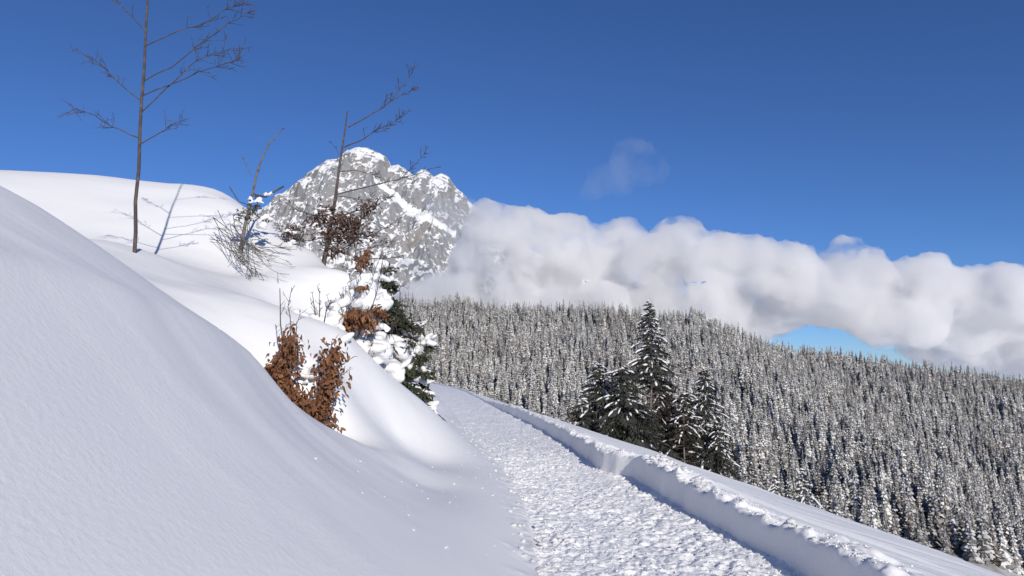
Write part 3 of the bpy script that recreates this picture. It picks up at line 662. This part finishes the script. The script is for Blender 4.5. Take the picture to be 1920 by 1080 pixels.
def leaves_on(root, spec, n_parts, n_more, size, seed):
    """spec: list of (polyline of (px,py,d), pixel spread, weight)"""
    rnd = random.Random(seed); tot = sum(s[2] for s in spec); stuffV = MB()
    def one():
        x = rnd.uniform(0, tot)
        for s in spec:
            x -= s[2]
            if x <= 0: break
        c = along(s[0], rnd.random()); rad = abs(rnd.gauss(0, .55)); an = rnd.uniform(0, 6.28)
        rad = min(rad, 1.25)
        p = P(c[0] + s[1] * rad * math.cos(an), c[1] + s[1] * rad * math.sin(an), c[2] + rnd.gauss(0, .10))
        e = Euler((rnd.gauss(-1.05, .45), rnd.gauss(0, .6), rnd.uniform(0, 6.28)))
        return p, e, size * rnd.uniform(.7, 1.25)
    for i in range(n_parts):
        p, e, s = one(); o = link('leaf', LEAVES[rnd.randrange(9)], root); o.location = rel(root, p); o.rotation_euler = e; o.scale = (s,) * 3
    if n_more:
        for i in range(n_more):
            p, e, s = one(); m_ = LEAVES[rnd.randrange(9)]; M4 = Matrix.Translation(rel(root, p)) @ e.to_matrix().to_4x4() @ Matrix.Scale(s * .9, 4)
            vv = [M4 @ v.co for v in m_.vertices]; o0 = len(stuffV.V); stuffV.V += [tuple(v) for v in vv]
            stuffV.Q += [tuple(i_ + o0 for i_ in q.vertices) for q in m_.polygons]
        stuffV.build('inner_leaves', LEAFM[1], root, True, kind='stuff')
CAPS = {}
def cap(root, px, py, d, rx, rz, seed, ry=None, sub=3, name='snow_cap', rough=.22):
    """snow cushion centred on a pixel; sizes in metres; the cushions of one plant melt together"""
    c = rel(root, P(px, py, d)); q = random.Random(seed * 7 + 1); ry = ry or rx * .9; L = CAPS.setdefault(root.name, (root, []))[1]
    for k in range(6):
        f_ = .72 if k == 0 else q.uniform(.4, .7); o_ = Vector((0, 0, 0)) if k == 0 else Vector((q.uniform(-1, 1) * rx, q.uniform(-.8, .5) * ry, q.uniform(-1.0, .35) * rz))
        an = q.uniform(0, 6.28) if k else 0; ax = Vector((math.cos(an), math.sin(an), -q.uniform(.15, .75) if k else 0)).normalized()   # pads sag outwards
        sd = ax.cross(Vector((0, 0, 1))).normalized(); u_ = sd.cross(ax)
        rl = (rx * 1.15 if k else rx) * f_; rw = ry * f_ * q.uniform(.55, .95); rh = min(rz, rw * 1.6) * f_ * q.uniform(.65, 1.0)
        L.append((tuple(c + o_), [tuple(ax * rl), tuple(sd * rw), tuple(u_ * rh)]))
def melt_caps():
    for i, (root, L) in enumerate(CAPS.values()):
        me_ = blob_union('snow_cover', L, .02, .035, 4.5, 400 + i * 20, M_CLUMP)
        link('snow_cover', me_, root)
def needle_tuft(mb, c, r, n, rnd, L=.09, flat=.6):
    for i in range(n):
        p = c + Vector((rnd.gauss(0, r), rnd.gauss(0, r), rnd.gauss(0, r * flat)))
        d = Vector((rnd.uniform(-1, 1), rnd.uniform(-1, 1), rnd.uniform(-.9, .4))).normalized() * L * rnd.uniform(.6, 1.4); s_ = d.orthogonal().normalized() * L * .2
        mb.quad(p, p + d * .5 + s_, p + d, p + d * .5 - s_)

# --- first beech shrub (V of rusty leaves behind the first drift)
D1 = 8.75
b1 = root_at('beech_shrub', P(592, 800, D1), 'low beech shrub with a wide V of rusty dead leaves half buried in the drift', 'shrub')
A = [(546, 628, 8.9), (540, 665, 8.85), (528, 700, 8.8), (548, 735, 8.75), (572, 762, 8.7), (592, 790, 8.65)]
B = [(592, 795, 8.65), (602, 755, 8.75), (620, 715, 8.85), (618, 680, 8.95), (628, 655, 9.1)]
leaves_on(b1, [(A, 29, 1.45), (B, 31, 1.25), ([(505, 690, 8.8), (530, 705, 8.8)], 18, .35), ([(572, 765, 8.68), (600, 765, 8.7)], 20, .5)], 300, 2300, .080, 5)
stem(b1, [(592, 815, 8.8), (560, 760, 8.8), (535, 700, 8.85), (527, 620, 8.9), (526, 540, 8.95)], .016, .005, M_DARKBARK, seed=1, wob=.01, twigs=6, tl=.16)
stem(b1, [(592, 815, 8.8), (600, 760, 8.85), (618, 700, 8.9), (622, 640, 9.0)], .014, .005, M_DARKBARK, seed=2, wob=.01, twigs=5, tl=.15)
stem(b1, [(548, 700, 8.9), (546, 620, 8.95), (540, 570, 9.0), (548, 545, 9.0)], .008, .003, M_DARKBARK, seed=3, wob=.012, twigs=7, tl=.14)
stem(b1, [(560, 720, 8.9), (556, 620, 9.0), (562, 580, 9.0)], .007, .003, M_DARKBARK, seed=4, wob=.012, twigs=6, tl=.12)
stem(b1, [(620, 720, 8.85), (645, 700, 8.85), (662, 690, 8.9)], .005, .002, M_DARKBARK, 'twig', seed=5, wob=.006, twigs=3, tl=.10)
stem(b1, [(612, 690, 8.85), (645, 682, 8.9), (664, 668, 8.95)], .005, .002, M_DARKBARK, 'twig', seed=6, wob=.006, twigs=3, tl=.10)
for k_, (x, y, d, rx, rz) in enumerate(((552, 640, 9.15, .09, .07), (562, 668, 9.1, .08, .08), (600, 690, 9.2, .12, .09), (612, 660, 9.25, .08, .06), (545, 606, 9.2, .05, .07), (575, 705, 9.05, .10, .09))): cap(b1, x, y, d, rx, rz, 300 + k_)
# --- small leafy sprig
b3 = root_at('leafy_sprig', P(626, 812, 8.45), 'tiny sprig of dark brown leaves poking from the snow under the beech shrub', 'sprig')
leaves_on(b3, [([(612, 793, 8.4), (640, 800, 8.4)], 9, 1)], 26, 0, .06, 9)
stem(b3, [(628, 818, 8.45), (626, 800, 8.42), (622, 780, 8.4)], .005, .002, M_DARKBARK, seed=11, wob=.004, twigs=5, tl=.10)
# --- second beech shrub higher up, with heavy snow cushions
D2 = 11.6
b2 = root_at('snow_laden_beech', P(650, 660, D2), 'snow laden beech shrub with rusty leaves under big white cushions', 'shrub')
leaves_on(b2, [([(632, 640, 11.4), (645, 608, 11.4), (665, 600, 11.4), (700, 606, 11.4)], 21, 1.7), ([(650, 590, 11.2), (690, 590, 11.2)], 12, .6), ([(672, 538, 11.6), (690, 536, 11.6)], 6, .16), ([(705, 578, 11.5), (722, 590, 11.5)], 9, .3), ([(596, 602, 10.9), (604, 612, 10.9)], 5, .10), ([(690, 470, 12), (668, 500, 12)], 9, .22)], 300, 1000, .09, 12)
for i, pl in enumerate([[(640, 665), (645, 620), (650, 580), (648, 545)], [(655, 665), (680, 610), (700, 570), (712, 520), (720, 480)], [(645, 660), (636, 600), (632, 560)], [(690, 600), (700, 640), (698, 660)], [(600, 640), (598, 590), (600, 545)], [(596, 620), (590, 575), (585, 552)], [(606, 620), (612, 580), (620, 560)]]):
    stem(b2, [(a, c, 11.4 if a > 625 else 10.9) for a, c in pl], .012, .004, M_DARKBARK, seed=20 + i, wob=.012, twigs=7, tl=.17)
for i, (x, y, d, rx, rz) in enumerate([(694, 520, 11.7, .24, .2), (688, 545, 11.7, .3, .3), (684, 575, 11.6, .36, .3), (668, 590, 11.6, .26, .2), (655, 540, 11.8, .10, .14), (718, 545, 11.9, .12, .22), (720, 495, 11.9, .13, .12), (718, 612, 11.6, .10, .08), (628, 600, 11.2, .16, .22), (590, 600, 11.0, .30, .26), (565, 600, 10.8, .20, .22), (610, 640, 10.7, .36, .3), (575, 640, 10.4, .3, .26), (605, 690, 9.9, .26, .2), (635, 570, 11.3, .2, .24), (660, 625, 11.8, .3, .16), (700, 650, 11.7, .42, .26), (735, 690, 12.3, .3, .25)]):
    cap(b2, x, y, d, rx, rz, 40 + i)
# --- snow buried young spruce below them
def low_spruce(name, label, px, py, d, H, Rb, seed, caps, snowp=.5):
    r = spruce(name, label, P(px, py, d), H, seed, Rb, low=.06, dens=1.9, snowp=snowp, snows=.55, trunk_r=.025)
    for i, c in enumerate(caps): cap(r, *c, 70 + i + seed)
    return r
low_spruce('buried_spruce', 'young spruce bent under fat snow pads beside the start of the path', 762, 790, 13.9, 1.75, .95, 31,
           [(735, 640, 13.6, .34, .30), (758, 645, 13.7, .32, .32), (775, 665, 13.8, .26, .28), (760, 690, 13.45, .18, .16), (788, 690, 13.5, .2, .24), (797, 715, 13.4, .17, .22), (803, 740, 13.3, .17, .22), (808, 765, 13.2, .16, .22), (814, 786, 13.1, .13, .16), (798, 640, 13.7, .18, .09), (785, 606, 13.8, .12, .08)])
low_spruce('green_spruce', 'thin young spruce with dark green sprays above the fat snow pads', 735, 730, 14.4, 2.3, .62, 32,
           [(745, 600, 14.2, .16, .06), (788, 608, 14.2, .14, .08), (798, 632, 14.2, .22, .07), (728, 575, 14.3, .12, .1), (705, 560, 14.3, .13, .16)], .55)
low_spruce('half_buried_spruce', 'dark spruce boughs spilling from the drift next to the path', 742, 760, 13.2, .75, .62, 33, [(700, 640, 12.6, .25, .14)], .25)
# twigs and boughs that show through the snow pads
M_GREEN = mat('young_needles', (.035, .045, .022), .75, var=(5, (.06, .062, .03), .4, .7))
def boughs(root, spots, name, m, L=.12, seed=1):
    q = random.Random(seed); mb = MB()
    for (x, y, d, r, n) in spots: needle_tuft(mb, rel(root, P(x, y, d)), r, n, q, L)
    mb.build(name, m, root, kind='stuff')
bs = bpy.data.objects['buried_spruce']; gs = bpy.data.objects['green_spruce']
boughs(bs, [(735, 700, 13.0, .09, 110), (748, 722, 13.0, .10, 130), (762, 742, 13.0, .10, 130), (778, 758, 13.0, .09, 110), (730, 680, 13.05, .07, 60), (775, 700, 13.2, .07, 60), (790, 668, 13.4, .06, 50), (784, 680, 13.4, .06, 50), (752, 690, 13.1, .06, 50), (805, 700, 13.2, .05, 40), (798, 740, 13.0, .05, 40), (795, 775, 12.9, .06, 50), (726, 650, 13.0, .06, 40), (770, 640, 13.1, .05, 30)], 'boughs', M_GREEN, .13, 3)
boughs(gs, [(735, 578, 13.7, .10, 90), (745, 596, 13.6, .10, 100), (762, 606, 13.6, .09, 90), (780, 618, 13.6, .08, 70), (725, 560, 13.8, .08, 60), (722, 530, 13.8, .06, 40), (728, 505, 13.8, .07, 50), (800, 650, 13.7, .06, 45), (715, 590, 13.6, .07, 60)], 'boughs', M_GREEN, .13, 4)
q_ = random.Random(77)
for i in range(26):
    x = q_.uniform(640, 830); y = lerp(520, 640, (x - 640) / 190) + q_.uniform(-30, 90); d_ = 11.3 if x < 715 else 13.2
    r_t = b2 if x < 715 else (gs if i % 2 else bs)
    stem(r_t, [(x, y, d_), (x + q_.uniform(-8, 8), y - q_.uniform(14, 30), d_), (x + q_.uniform(-14, 18), y - q_.uniform(34, 62), d_)], .006, .0025, M_DARKBARK, 'twig', 4, seed=500 + i, wob=.01, twigs=5, tl=.14)
# --- tall bare sapling on the crest
DS = min(16.4, hit(606, 494) + .05)
s1 = root_at('bare_sapling', P(606, 496, DS), 'tall bare sapling with snapped tip and long side branches on the crest', 'sapling')
stem(s1, [(606, 500, DS), (613, 460, DS), (620, 420, DS), (629, 370, DS), (636, 318, DS), (644, 262, DS), (652, 208, DS)], .062, .016, M_DARKBARK, 'trunk', 8, seed=1, wob=.006)
for i, (pl, r0, tw, tl) in enumerate([([(653, 238), (690, 218), (725, 196), (745, 175), (760, 152), (774, 134)], .017, 16, .38), ([(733, 190), (755, 178), (776, 168)], .010, 8, .25), ([(645, 277), (675, 263), (710, 242), (740, 228), (770, 206)], .018, 18, .34),
        ([(633, 365), (680, 352), (720, 343), (760, 333), (800, 320), (826, 312)], .018, 12, .30), ([(752, 334), (775, 312), (797, 288)], .010, 9, .25), ([(638, 322), (670, 319), (700, 328), (735, 340)], .011, 5, .2), ([(632, 367), (680, 375), (722, 372)], .011, 8, .25),
        ([(622, 402), (590, 404), (560, 396), (528, 374)], .016, 9, .3), ([(585, 404), (570, 425), (560, 445), (566, 474)], .012, 8, .2), ([(620, 410), (660, 398), (700, 388), (730, 370)], .016, 12, .3), ([(618, 440), (590, 450), (560, 452), (542, 440)], .012, 10, .28),
        ([(617, 445), (660, 448), (700, 440), (738, 418)], .013, 12, .3), ([(664, 500), (668, 455), (676, 410), (682, 390)], .012, 10, .25), ([(690, 485), (720, 484), (762, 482)], .014, 10, .2), ([(664, 470), (700, 462), (740, 452)], .010, 10, .25), ([(636, 290), (628, 276), (622, 268)], .007, 2, .12)]):
    stem(s1, [(a, c, DS + .35 * math.sin(i * 2.1) * k / len(pl)) for k, (a, c) in enumerate(pl)], r0, .004, M_DARKBARK, 'branch', 5, seed=60 + i, wob=.012, twigs=tw, tl=tl)
rnd = random.Random(8); mb = MB()
for (x, y, r, n) in [(640, 412, .18, 220), (622, 440, .18, 200), (655, 440, .18, 210), (665, 420, .18, 170), (600, 415, .14, 110), (690, 390, .14, 100), (630, 470, .14, 150), (675, 492, .15, 150), (610, 395, .16, 90), (700, 440, .14, 40)]:
    needle_tuft(mb, rel(s1, P(x, y, DS)), r, n, rnd, .13)
mb.build('dead_needles', M_DEADNEEDLE, s1, kind='stuff')
for i, (x, y, rx, rz) in enumerate([(603, 392, .13, .06), (590, 398, .07, .05), (645, 372, .06, .04), (640, 482, .2, .16), (662, 495, .18, .12), (615, 400, .09, .05), (660, 425, .06, .06)]): cap(s1, x, y, DS - .1, rx, rz, 90 + i, sub=2)
# --- small dark shrub between the two saplings
DT = min(17.5, hit(552, 460) + .05)
s3 = root_at('twiggy_shrub', P(552, 462, DT), 'small dark twiggy shrub on the crest between two saplings', 'shrub'); mb = MB()
for i, pl in enumerate([[(545, 465), (548, 440), (540, 420)], [(552, 466), (556, 440), (566, 425)], [(538, 455), (530, 440), (522, 425)], [(556, 466), (565, 450), (572, 430)]]): stem(s3, [(a, c, DT) for a, c in pl], .012, .004, M_DARKBARK, seed=120 + i, wob=.012, twigs=10, tl=.22)
for (x, y) in ((545, 440), (556, 446), (534, 432), (550, 428)): needle_tuft(mb, rel(s3, P(x, y, DT)), .10, 60, rnd, .10)
mb.build('dead_needles', M_DEADNEEDLE, s3, kind='stuff')
for i, (x, y) in enumerate(((540, 432), (555, 436), (548, 452))): cap(s3, x, y, DT - .1, .09, .06, 130 + i, sub=2)
# --- drooping grey sapling
DG = min(17.0, hit(452, 478) + .05)
s2 = root_at('drooping_sapling', P(452, 480, DG), 'grey sapling with snow on its broken stub and a fan of drooping twigs', 'sapling')
stem(s2, [(450, 482, DG), (454, 450, DG), (462, 410, DG), (472, 372, DG), (479, 336, DG), (488, 302, DG), (506, 266, DG), (533, 238, DG)], .05, .007, M_GREYBARK, 'trunk', 8, seed=2, wob=.006, twigs=5, tl=.15)
stem(s2, [(472, 330, DG), (460, 308, DG), (446, 284, DG)], .008, .003, M_GREYBARK, 'branch', seed=140, wob=.006, twigs=2, tl=.1)
stem(s2, [(478, 366, DG), (498, 369, DG - .1), (532, 349, DG - .2)], .028, .02, M_DARKBARK, 'broken_stub', 7, seed=141, wob=.004)
stem(s2, [(476, 362, DG - .1), (482, 376, DG - .1), (487, 392, DG - .1)], .018, .012, M_DARKBARK, 'branch', seed=142, wob=.003)
stem(s2, [(430, 350, DG), (448, 378, DG), (466, 384, DG)], .012, .01, M_DARKBARK, 'branch', seed=143, wob=.003)
for i in range(22):
    q = random.Random(150 + i); sx = q.uniform(392, 466); sy = q.uniform(388, 450); ex = q.uniform(455, 548); ey = q.uniform(462, 522) if ex > 490 else q.uniform(480, 520)
    dd = min(DG + .2, hit(ex, ey) - .06, hit(lerp(sx, ex, .65), lerp(sy, ey, .8)) - .08) - q.uniform(0, .35)
    stem(s2, [(sx, sy, DG), (lerp(sx, ex, .3), lerp(sy, ey, .42), dd), (lerp(sx, ex, .65), lerp(sy, ey, .8), dd), (ex, ey, dd - .1)], .009, .0025, M_GREYBARK, 'branch', 4, seed=180 + i, wob=.014, twigs=5, tl=.3, sub=False, up=-.1)
mb = MB()
for (x, y, r, n) in [(466, 398, .10, 60), (455, 410, .09, 30), (478, 388, .07, 30), (490, 408, .09, 24)]: needle_tuft(mb, rel(s2, P(x, y, DG)), r, n, rnd, .11)
mb.build('needles', mat('olive_needles', (.10, .095, .045), .8), s2, kind='stuff')
for i, (x, y, rx, rz) in enumerate([(486, 374, .10, .09), (505, 364, .14, .035), (500, 405, .12, .09), (490, 420, .12, .08), (470, 372, .08, .1), (445, 420, .12, .05)]): cap(s2, x, y, DG - .12, rx, rz, 230 + i, sub=2)
# --- bare tree whose twigs reach over the slope from the upper side
tx, ty = P(250, 420, 11.5).x, 11.5
s4 = root_at('bare_tree', (tx, ty, ground_left(tx, ty) - .1), 'slender bare tree rising from the slope above the drooping sapling', 'tree')
bpy.context.view_layer.update()
tb = s4.location; mb = MB()
def W(px, py): return rel(s4, P(px, py, 11.5))
base_py = 690 - (tb.z - CAMZ) / 11.5 * F
stem(s4, [(250, base_py + 12, 11.5), (256, base_py - 120, 11.5), (266, 200, 11.5), (272, 90, 11.5), (281, -60, 11.5), (290, -260, 11.5), (305, -480, 11.5)], .032, .008, M_DARKBARK, 'trunk', 8, seed=5, wob=.012)
for i, (pl, tw) in enumerate([([(272, 85), (330, 60), (390, 42), (428, 14), (462, 4)], 22), ([(268, 150), (330, 120), (385, 75), (428, 44), (450, 32), (470, 20)], 22), ([(266, 210), (320, 160), (370, 112), (428, 90), (462, 92)], 20), ([(265, 180), (335, 150), (400, 125), (432, 118), (452, 102)], 18), ([(274, 60), (235, 20), (200, -20)], 16), ([(266, 190), (225, 160), (190, 120), (150, 95)], 18), ([(262, 260), (215, 240), (175, 215), (140, 205)], 14), ([(281, -40), (330, -80), (400, -110)], 12), ([(262, 270), (310, 240), (345, 225)], 10)]):
    stem(s4, [(a, c, 11.5 + .5 * math.sin(i * 1.7) * k / len(pl)) for k, (a, c) in enumerate(pl)], .011, .003, M_DARKBARK, 'branch', 5, seed=260 + i, wob=.014, twigs=tw, tl=.3)

melt_caps()
# ------------------------------------------------------------------ clods of ploughed and trodden snow
CLODS = []
for k in range(6):
    v, f = ICO[2]; d = 1 + .35 * noise3(v + k * 3.7, 1.1, 11) + .18 * noise3(v + k, 2.9, 17)
    v = v * d[:, None] * np.array([1, .8 + .1 * (k % 3), .65]); CLODS.append(mesh_np('snow_clod', v, f, [M_CLUMP], k % 2 == 0))
cr = random.Random(21)
def clod(parent, x, y, z, s):
    o = link('snow_clod', CLODS[cr.randrange(6)], parent); o.location = (x, y, z + s * .3); o.scale = (s, s * cr.uniform(.7, 1.2), s * cr.uniform(.5, .9)); o.rotation_euler = (cr.uniform(-.5, .5), cr.uniform(-.5, .5), cr.uniform(0, 6.28))
for i in range(110):      # along the lip of the bank
    y = 5.2 + 9 * cr.random() ** 1.3 if i > 45 else cr.gauss(9.6, 1.0); v = abs(cr.gauss(.16, .10)) + .10; x = float(XR(y)) + v
    clod(bank_obj, x, y, ground_right(x, y), cr.uniform(.015, .04) * (1.35 if 8 < y < 11.5 else 1))
for i in range(110):      # along the hillside foot
    y = 4.9 + 15 * cr.random() ** 1.6; x = float(XL(y)) + cr.gauss(-.02, .12); z = ground_left(x, y) if x < float(XL(y)) else float(path_z(np.array([x]), np.array([y]))[0])
    clod(hill_obj if x < float(XL(y)) else path_obj, x, y, z, cr.uniform(.012, .038))
for i in range(70):       # stray lumps rolled onto the smooth slope
    y = cr.uniform(5, 14); x = float(XL(y)) - abs(cr.gauss(0, 1.0)) - .15; clod(hill_obj, x, y, ground_left(x, y), cr.uniform(.004, .013) * (1 + .05 * y))
for (px, py) in ((868, 812), (902, 832), (893, 828), (905, 845), (958, 868), (963, 872), (975, 905), (1000, 900), (1003, 955), (1012, 985)):
    y = (CAMZ - .12) * F / (py - 690); x = (px - 960) / F * y; clod(hill_obj, x, y, ground_left(x, y) if x < float(XL(y)) else 0, .03)
for i in range(120):      # lumps standing on the trodden path
    y = 5.0 + 12 * cr.random() ** 1.7; t = cr.uniform(.04, .96); x = lerp(float(XL(y)), float(XR(y)), t); clod(path_obj, x, y, float(path_z(np.array([x]), np.array([y]))[0]) - .012, cr.uniform(.014, .038))
# fine crumbs
v1, f1 = ICO[1]; mb = MB()
def crumbs(n, fx, parent, name):
    mb = MB()
    for i in range(n):
        x, y, z = fx(); s = cr.uniform(.005, .013); mb.add(v1 * (s * np.array([1, cr.uniform(.7, 1.2), cr.uniform(.6, 1)])) + np.array([x, y, z + s * .3]), f1)
    mb.build(name, M_CLUMP, parent, False, kind='stuff')
def f_path():
    y = 4.9 + 16 * cr.random() ** 1.8; x = lerp(float(XL(y)), float(XR(y)), cr.uniform(-.04, 1.0)); return x, y, float(path_z(np.array([x]), np.array([y]))[0])
def f_lip():
    y = 5 + 14 * cr.random() ** 1.4; x = float(XR(y)) + .08 + abs(cr.gauss(0, .16)); return x, y, ground_right(x, y)
crumbs(1300, f_path, path_obj, 'snow_crumbs'); crumbs(900, f_lip, bank_obj, 'snow_crumbs')
